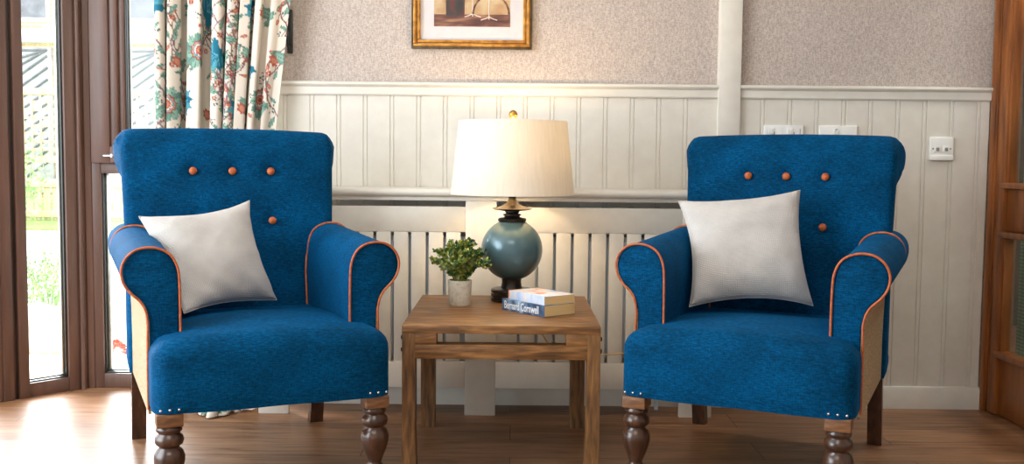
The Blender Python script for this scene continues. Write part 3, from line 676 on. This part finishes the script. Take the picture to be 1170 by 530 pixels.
lf.build('foliage', 'leaf', pot, smooth=False); sm.build('stem', 'leaf', pot)

# ------------------------------------------------------------------ books
def book(name, L, W, T, cover, label, loc, rz, pages='cream_pages', group='paperbacks on the side table'):
    r = tag(empty(name, loc, rz), label, 'book', group)
    m = MB(); ct = .0009
    m.box(-L, 0, 0, W, 0, ct, .0003); m.box(-L, 0, 0, W, T-ct, T, .0003); m.box(-L, 0, -.0006, ct, 0, T, .0004)
    m.build('cover', cover, r)
    pg = MB(); sec = [(ct, ct+.0002), (W-.001, ct+.0002), (W-.002, T/2), (W-.001, T-ct-.0002), (ct, T-ct-.0002)]
    pg.loft([[(x, y, z) for y, z in sec] for x in (-L+.001, -.0005)]).build('pages', pages, r)
    return r
b1 = book('book', .200, .124, .0345, 'book_navy', 'thick blue paperback with white lettering on its spine, underneath the other book', (.099, 2.955, .4503), R(-50.6))
b2 = book('book', .184, .118, .026, 'book_sky', 'pale blue and white paperback with a red patch, on top of the other book', (.0985, 2.960, .4852), R(-54))
def text_mesh(body, size, name, m, parent, M):
    c = bpy.data.curves.new(name, 'FONT'); c.body = body; c.size = size; c.extrude = .0002; c.align_x = 'LEFT'; c.align_y = 'CENTER'; c.offset = .0004
    t = bpy.data.objects.new(name, c); COL.objects.link(t)
    bpy.context.view_layer.update()
    me = bpy.data.meshes.new_from_object(t.evaluated_get(bpy.context.evaluated_depsgraph_get())); bpy.data.objects.remove(t)
    me.transform(M); me.materials.clear(); me.materials.append(MATS[m])
    o = bpy.data.objects.new(name, me); COL.objects.link(o); o.parent = parent; return o
text_mesh('Bernard Cornwell', .034, 'spine_lettering', 'letter_white', b1, Matrix.Translation((-.190, -.0009, .0168)) @ Matrix.Rotation(R(90), 4, 'X') @ Matrix.Diagonal((.66, 1, 1, 1)))

# ------------------------------------------------------------------ picture on the wall
px0, px1, pz0, pz1 = -.376, .066, 1.322, 1.86
pc = tag(empty('picture_frame', ((px0+px1)/2, YW, pz0)), 'gold framed still life print in a white mount hanging above the lamp', 'picture')
def pbox(name, m, rects, par, bev=.002):
    b = MB()
    for x0, x1, y0_, y1_, z0, z1 in rects: b.box(x0-(px0+px1)/2, x1-(px0+px1)/2, -y1_, -y0_, z0-pz0, z1-pz0, bev)
    return b.build(name, m, par)
def ring(i0, i1): return [(px0+i0, px1-i0, pz0+i0, pz0+i1), (px0+i0, px1-i0, pz1-i1, pz1-i0), (px0+i0, px0+i1, pz0+i1, pz1-i1), (px1-i1, px1-i0, pz0+i1, pz1-i1)]
def rg(i0, i1, d): return [(a, b_, .0, d, c, e) for a, b_, c, e in ring(i0, i1)]
f_ = pbox('outer_moulding', 'dark_frame', rg(0, .009, .022), pc)
pbox('gold_moulding', 'gold_frame', rg(.008, .017, .026)+rg(.016, .0205, .020), pc, .003)
pbox('inner_moulding', 'dark_frame', rg(.0200, .0225, .0165), pc, .0005)
pbox('inner_gold', 'gold_frame', rg(.0220, .0330, .018), pc, .003)
pbox('mount', 'mat_board', [(px0+.03, px1-.03, .004, .007, pz0+.03, pz1-.03)], pc, 0)
pr = pbox('print', 'print_tan', [(-.294, -.014, .0072, .0078, 1.404, 1.78)], pc, 0)
pbox('painted_tabletop', 'print_brown', [(-.294, -.014, .0078, .0081, 1.404, 1.448)], pr, 0)
bt = MB(); cx = (px0+px1)/2
bt.loft([[(x-cx, -y, z-pz0) for x, z in [(-.250, 1.444), (-.182, 1.442), (-.180, 1.56), (-.195, 1.60), (-.204, 1.62), (-.204, 1.70), (-.226, 1.70), (-.226, 1.62), (-.236, 1.60), (-.251, 1.56)]] for y in (.0081, .0084)]).build('painted_bottle', 'print_dark', pr)
gg = MB()
for gx, gz, w_ in ((-.152, 1.441, .03), (-.092, 1.430, .030)):
    gg.tube([(gx-cx, -.0084, gz-pz0), (gx-cx, -.0084, gz-pz0+.09)], .0018, 6)
    gg.tube([(gx-cx-w_, -.0084, gz-pz0-.002), (gx-cx-w_*.4, -.0084, gz-pz0+.004), (gx-cx, -.0084, gz-pz0+.010), (gx-cx+w_*.4, -.0084, gz-pz0+.004), (gx-cx+w_, -.0084, gz-pz0-.002)], .0018, 6)
    gg.tube([(gx-cx+.055*math.cos(t)*(1.15 if t > 0 else 1), -.0084, gz-pz0+.15+.06*math.sin(t)) for t in [R(q) for q in range(150, 391, 10)]], .0018, 6)
gg.build('painted_glasses', 'print_glass', pr)
ar = MB(); ar.tube([(-.085-cx+.066*math.cos(R(q)), -.0083, 1.404+.045-pz0+.07*math.sin(R(q))) for q in range(0, 181, 10)], .0035, 6); ar.build('painted_arch', 'print_brown', pr)
pbox('glass_pane', 'picture_glass', [(px0+.03, px1-.03, .0105, .0115, pz0+.03, pz1-.03)], pc, 0)

# ------------------------------------------------------------------ switches and sockets
def plate(name, label, cat, cx, cz, w_, h_):
    r = tag(empty(name, (cx, YW-.012, cz)), label, cat); MB().box(-w_/2, w_/2, -.009, .002, -h_/2, h_/2, .003, seg=3).build('faceplate', 'plastic_white', r); return r
s1_ = plate('wall_socket', 'small square white socket plate on the panelling right of the right armchair', 'socket', 1.583, .974, .086, .086)
for x in (-.016, .016):
    MB().box(x-.0125, x+.0125, -.0105, -.008, -.014, .012, .002).build('outlet', 'plastic_white', s1_)
    MB().box(x-.006, x+.006, -.0112, -.0103, -.009, .004, .0005).build('outlet_slot', 'slot_dark', s1_)
for x in (-.032, .032): MB().lathe([(.003, 0), (.002, .0012)], (x, -.009, 0), 10, Matrix.Rotation(R(90), 4, 'X')).build('screw', 'slot_dark', s1_)
MB().box(-.043, .043, -.012, -.008, -.043, -.024, .002).build('lower_lip', 'plastic_white', s1_)
s2_ = plate('wall_socket', 'wide double socket plate just above the right armchair, the left of the two plates', 'socket', .998, 1.012, .146, .086)
for x in (-.036, .036):
    MB().box(x-.018-.006, x-.006+.006, -.0125, -.008, .008, .032, .002).build('rocker_switch', 'plastic_white', s2_)
    for a, c in ((0, .012), (-.011, -.012), (.011, -.012)): MB().box(x+a-.003, x+a+.003, -.0098, -.0088, c-.006, c+.006, .0003).build('pin_hole', 'slot_dark', s2_)
for x in (-.060, .060): MB().box(x-.001, x+.001, -.0098, -.0088, .008, .03, .0003).build('marker', 'slot_dark', s2_)
s3_ = plate('aerial_outlet', 'wide white aerial outlet plate above the right armchair, the right of the two plates', 'socket', 1.199, 1.012, .140, .086)
MB().lathe([(.008, 0), (.008, .004), (.005, .004), (.004, .002)], (-.008, -.009, .022), 16, Matrix.Rotation(R(90), 4, 'X')).build('aerial_jack', 'plastic_white', s3_)
MB().box(-.012, -.004, -.0136, -.0125, .028, .031, .0003).build('jack_mark', 'slot_dark', s3_)

# ------------------------------------------------------------------ curtain
def paint_print(W, Hh, res):
    nx, ny = int(W/res), int(Hh/res); rn = np.random.RandomState(11); rr_ = random.Random(5)
    X, Y_ = np.meshgrid(np.arange(nx)*res, np.arange(ny)*res)
    img = np.empty((ny, nx, 3)); img[:] = np.array(rgb(214, 203, 189)[:3])
    C = lambda *c: np.array(rgb(*c)[:3])
    GREEN = [C(104, 140, 126), C(132, 164, 148), C(70, 98, 92)]; BLUE = [C(38, 104, 126), C(76, 140, 154)]; RUST = [C(166, 92, 76), C(132, 72, 66), C(196, 130, 108)]; BR = C(118, 88, 84); PL = C(138, 112, 122)
    def blob(cx, cy, a, b, th, col, scal=0, k=0):
        m0 = max(a, b)*1.4; ix0, ix1 = max(0, int((cx-m0)/res)), min(nx, int((cx+m0)/res)+1); iy0, iy1 = max(0, int((cy-m0)/res)), min(ny, int((cy+m0)/res)+1)
        if ix0 >= ix1 or iy0 >= iy1: return
        x = X[iy0:iy1, ix0:ix1]-cx; y = Y_[iy0:iy1, ix0:ix1]-cy
        u = x*math.cos(th)+y*math.sin(th); v = -x*math.sin(th)+y*math.cos(th)
        ang = np.arctan2(v/b, u/a); rr2 = np.hypot(u/a, v/b); lim = 1+scal*np.cos(ang*k) if k else 1
        img[iy0:iy1, ix0:ix1][rr2 < lim] = col
    def stroke(pts, w, col):
        for p, q in zip(pts, pts[1:]):
            L = math.hypot(q[0]-p[0], q[1]-p[1]); n_ = max(1, int(L/(w*.6)))
            for i in range(n_): t = i/n_; blob(p[0]+(q[0]-p[0])*t, p[1]+(q[1]-p[1])*t, w, w, 0, col)
    def leafy(x, y, s, th, cols):
        blob(x, y, s, s*.42, th, cols[0], .14, 9); blob(x, y, s*.72, s*.22, th, cols[1]); stroke([(x-math.cos(th)*s, y-math.sin(th)*s), (x+math.cos(th)*s, y+math.sin(th)*s)], .0010, cols[-1])
    def peony(x, y, s, th):
        for k in range(7):
            a = th+R(-100+k*33); blob(x+math.cos(a)*s*.6, y+math.sin(a)*s*.6, s*.42, s*.26, a, GREEN[k % 2], .1, 8); stroke([(x+math.cos(a)*s*.2, y+math.sin(a)*s*.2), (x+math.cos(a)*s*.95, y+math.sin(a)*s*.95)], .0010, GREEN[2])
        for q, c in ((.62, RUST[1]), (.54, RUST[2]), (.46, BLUE[1]), (.38, C(226, 208, 190)), (.32, RUST[0]), (.2, RUST[2]), (.12, RUST[1])):
            blob(x-math.cos(th)*s*.15, y-math.sin(th)*s*.15, s*q, s*q*.92, th, c, .08, 11)
    def bluefl(x, y, s, th):
        for k in range(9):
            a = th+R(-120+k*30); blob(x+math.cos(a)*s*.5, y+math.sin(a)*s*.5, s*.5, s*.2, a, BLUE[k % 2], .12, 6)
        blob(x, y, s*.45, s*.3, th, BLUE[0], .1, 8)
        for k in range(5): a = th+R(-60+k*30); stroke([(x, y), (x+math.cos(a)*s*.7, y+math.sin(a)*s*.7)], .0011, C(96, 160, 176))
    # trailing branches
    x = 0.03
    while x < W:
        px, py = x, 0.; th = R(90); pts = []
        while py < Hh:
            pts.append((px, py)); th += rr_.uniform(-.5, .5); th = max(R(35), min(R(145), th)); px += math.cos(th)*.022; py += math.sin(th)*.022
        stroke(pts, .0024, BR if rr_.random() < .6 else PL)
        for i, p in enumerate(pts):
            if rr_.random() < .8:
                a = rr_.uniform(0, 2*math.pi); e = (p[0]+math.cos(a)*.035, p[1]+math.sin(a)*.035)
                stroke([p, e], .0012, BR)
                q = rr_.random()
                if q < .45: leafy(e[0], e[1], rr_.uniform(.012, .024), a, GREEN)
                elif q < .62:
                    for k in range(7): b_ = k*R(51); blob(e[0]+math.cos(b_)*.007, e[1]+math.sin(b_)*.007, .0045, .003, b_, RUST[k % 3])
                elif q < .8:
                    for k in range(6): blob(e[0]+rr_.uniform(-.016, .016), e[1]+rr_.uniform(-.016, .016), .0042, .0026, rr_.uniform(0, 3), GREEN[2])
                else: blob(e[0], e[1], .011, .006, a, RUST[0], .1, 7); blob(e[0], e[1], .006, .003, a, RUST[2])
        x += .055
    for j in range(int(Hh/.17)+1):
        for i in range(int(W/.20)+1):
            bx, by = i*.20+(j % 2)*.10+rr_.uniform(-.03, .03), j*.17+rr_.uniform(-.03, .03)
            q = (i+j*2) % 3
            if q == 0: peony(bx, by, .062, rr_.uniform(0, 6.28))
            elif q == 1: bluefl(bx, by, .060, rr_.uniform(0, 6.28))
            else:
                leafy(bx, by, .045, rr_.uniform(0, 3), GREEN); leafy(bx+.03, by+.025, .035, rr_.uniform(0, 3), GREEN); blob(bx-.03, by+.01, .022, .015, 1, RUST[0], .15, 7); blob(bx-.03, by+.01, .013, .009, 1, RUST[2])
    return img
def curtain():
    x0, x1 = -1.285, -.815; zt_, zb_ = 2.3, .004
    nf = 8; NX, NZ = 560, 600
    # gathered folds in plan; the last right-hand width hangs nearly flat
    us = np.linspace(0, 1, NX)
    env = np.where(us < .70, 1, np.clip((1-us)/.30, 0, 1)**1.5*.9+.10)
    ph = 2*np.pi*(nf*us+.35*np.sin(us*9)+.2)
    fr = (.041*np.sin(ph)+.010*np.sin(ph*.5+1)+.007*np.sin(ph*2.3))*env
    xs = x0+(x1-x0)*us-.017*np.sin(2*ph)*env*.75
    arc = np.concatenate([[0], np.cumsum(np.hypot(np.diff(xs), np.diff(fr)))])
    W = arc[-1]+.01; res = .0016
    img = paint_print(W, zt_-zb_+.02, res)
    zs = zt_-(zt_-zb_)*np.linspace(0, 1, NZ)
    X = np.zeros((NZ, NX)); Yv = np.zeros((NZ, NX)); Z = np.repeat(zs[:, None], NX, 1)
    for j, z in enumerate(zs):
        t = (zt_-z)/(zt_-zb_); nar = 1-.10*max(0, (z-.7))*0+.035*(z-1.2)
        sl = min(.105, max(-.10, .115*(1.41-z)))
        X[j] = xs-sl*us**1.5+.003*np.sin(us*9+z*3.1)
        Yv[j] = 3.648+fr*(.92+.25*t)+.006*np.sin(z*4+us*11)
    pushed = np.clip((.16-Z)/.16, 0, 1)       # hem breaks on the floor
    Yv += -.14*pushed**1.5*np.exp(-((us-.62)/.22)**2)[None]
    V = np.stack([X, Yv, Z], -1).reshape(-1, 3).astype(np.float32)
    idx = np.arange(NX*NZ).reshape(NZ, NX); F = np.stack([idx[:-1, :-1], idx[1:, :-1], idx[1:, 1:], idx[:-1, 1:]], -1).reshape(-1, 4)
    me = bpy.data.meshes.new('curtain'); me.from_pydata(V.tolist(), [], F.tolist())
    ca = me.color_attributes.new('print', 'FLOAT_COLOR', 'POINT')
    ci = np.clip((arc/res).astype(int), 0, img.shape[1]-1); rj = np.clip(((zt_-zs)/res).astype(int), 0, img.shape[0]-1)
    colr = img[np.ix_(rj, ci)]; rgba = np.ones((NZ, NX, 4), np.float32); rgba[..., :3] = colr
    ca.data.foreach_set('color', rgba.ravel())
    me.polygons.foreach_set('use_smooth', np.ones(len(F), bool)); me.materials.append(MATS['curtain_print']); me.update()
    o = bpy.data.objects.new('curtain', me); COL.objects.link(o)
    sd = o.modifiers.new('thickness', 'SOLIDIFY'); sd.thickness = .0015; sd.offset = 0
    tag(o, 'cream curtain printed with teal, blue and rust flowers hanging behind the left armchair', 'curtain')
curtain()
cr_ = tag(empty('curtain_pole', (-1.05, 3.66, 2.33)), 'dark pole carrying the floral curtain above the bay corner', 'curtain pole')
MB().tube([(-.75, 0, 0), (.30, 0, 0)], .012, 16).build('pole', 'bronze', cr_)
for x in (-.3, .2): MB().box(x-.008, x+.008, 0, (YW-3.66)+(.27 if x < 0 else 0), -.008, .008, .002).build('bracket', 'bronze', cr_)
hk = tag(empty('tieback_hook', (-.823, YW, 1.30)), 'dark metal tieback hook on the wallpaper at the curtain edge', 'hook')
MB().box(-.010, .010, -.012, 0, 0, .16, .003).build('back_plate', 'gasket', hk)
MB().tube(catmull([(0, -.006, .03), (0, -.04, .02), (0, -.055, .05), (0, -.05, .075)], 5), .005, 8).build('prong', 'gasket', hk)

# ------------------------------------------------------------------ garden outside
box('ground_patio', 'patio', -14, 3, 4.02, 13.2, -.10, -.05, 0, kind=S)
o = box('lawn', 'grass', -16, 3, 13.2, 60, -.10, -.03, 0); tag(o, 'strip of bright green lawn beyond the patio', 'lawn', kind='stuff')
def bush(name, label, c, r, n, m='shrub', lz=.03, group=None):
    b = MB(); rn = random.Random(n)
    for k in range(n):
        d = Vector((rn.gauss(0, 1), rn.gauss(0, 1), rn.gauss(0, 1))).normalized()*rn.uniform(.5, 1)
        p = Vector((d.x*r[0], d.y*r[1], (d.z*.5+.5)*r[2])); s = Vector((rn.uniform(-1, 1), rn.uniform(-1, 1), rn.uniform(-1, 1))).normalized(); t = s.cross(d).normalized()
        b.add([p, p+s*lz*.5+t*lz*.3, p+s*lz, p+s*lz*.5-t*lz*.3], [(0, 1, 2, 3)])
    r_ = tag(empty(name, c), label, 'plant', group); b.build('foliage', m, r_, smooth=False)
    st = MB()
    for k in range(6): a = k*1.05; st.tube([(0, 0, 0), (math.cos(a)*r[0]*.5, math.sin(a)*r[1]*.5, r[2]*.7)], .005, 5)
    st.build('stem', 'shrub', r_); return r_
bush('garden_shrub', 'leafy green garden shrub seen through the narrow bay pane', (-2.78, 6.0, -.05), (.28, .2, .42), 900)
bush('garden_shrub', 'loose climbing shrub growing up the far fence', (-6.9, 14.1, -.028), (.4, .3, 1.25), 220, lz=.09)
g = bmesh.new(); bmesh.ops.create_icosphere(g, subdivisions=4, radius=1)
for v in g.verts:
    k = 1+.22*noise.noise(v.co*1.3)+.06*noise.noise(v.co*4); v.co = Vector((v.co.x*.30*k, v.co.y*.16*k, max(-.4, v.co.z)*.16*k))
o = MB().bm(g).build('garden_stone', 'rock', loc=(-2.36, 5.0, .012)); tag(o, 'pale rounded stone lying on the patio outside the window', 'stone')
fl = tag(empty('garden_flower', (-1.87, 4.72, -.05)), 'small red flower beside the window behind the left armchair', 'flower')
b = MB(); rn = random.Random(2)
for k in range(34):
    a = rn.uniform(0, 6.28); e_ = rn.uniform(-.6, 1.4); p = Vector((math.cos(a)*math.cos(e_)*.035, math.sin(a)*math.cos(e_)*.035, .06+math.sin(e_)*.03)); leaf(b, p*.6+Vector((0, 0, .015)), p-Vector((0, 0, .05)), .035, .03)
b.build('petals', 'petal_red', fl, smooth=False); MB().tube([(0, 0, 0), (0, 0, .09)], .003, 6).build('stem', 'shrub', fl)
# low picket fence with rail
fe = tag(empty('garden_fence', (-6, 15, -.03)), 'low pale wooden picket fence at the end of the lawn', 'fence')
m = MB()
for k in range(60): m.box(-4+k*.13, -4+k*.13+.10, -.01, .01, .0, .62, .01)
m.build('pickets', 'fence_wood', fe); m = MB(); m.box(-4, 4, -.05, -.012, .05, .15, .005); m.box(-4, 4, -.05, -.012, .5, .58, .005); m.build('rail', 'fence_wood', fe)
for k in range(4): MB().box(-4+k*2.6, -3.9+k*2.6, .012, .11, 0, .9, .01).build('post', 'fence_wood', fe)
tr = tag(empty('garden_trellis', (-6.2, 16, -.03)), 'pale square lattice trellis standing behind the low fence', 'trellis')
m = MB()
for k in range(44): m.box(-3+k*.14, -2.965+k*.14, 0, .015, .9, 1.95, .003)
for k in range(9): m.box(-3, 3.1, .015, .03, .92+k*.125, .965+k*.125, .003)
m.build('lattice', 'fence_wood', tr); m = MB(); m.box(-3.05, 3.1, -.03, .05, 1.93, 2.03, .005); m.box(-3.05, 3.1, -.03, .05, .86, .93, .005); m.build('frame', 'fence_wood', tr)
for x in (-3, 0, 3): MB().box(x-.05, x+.05, -.04, .06, 0, 2.0, .005).build('post', 'fence_wood', tr)
hs = tag(empty('house', (-7, 21, -.03)), 'yellow brick house with grey boarded panels across the garden', 'house')
MB().box(-6, 7, 0, 4, 0, 7, 0).build('wall', 'yellow_brick', hs)
MB().box(-6, 7, -.2, 0, 3.3, 3.55, .01).build('gutter_band', 'render_white', hs)
for x in (-3.6, -1.25, .35, 2.0):
    pnl = MB().box(x, x+1.05, -.10, 0, .2, 3.2, .01).build('boarded_panel', 'shed_grey', hs); d = MB()
    for k in range(13):
        z = .25+k*.24; d.tube([(x+.08, -.11, z), (x+.97, -.11, min(3.15, z+.62))], .028, 4)
    d.build('diagonal_board', 'timber_dark', pnl)
    wn = MB().box(x+.05, x+1.0, -.04, .01, 3.75, 4.9, .01).build('window', 'render_white', hs); MB().box(x+.12, x+.93, -.05, -.03, 3.82, 4.83, 0).build('pane', 'timber_dark', wn)
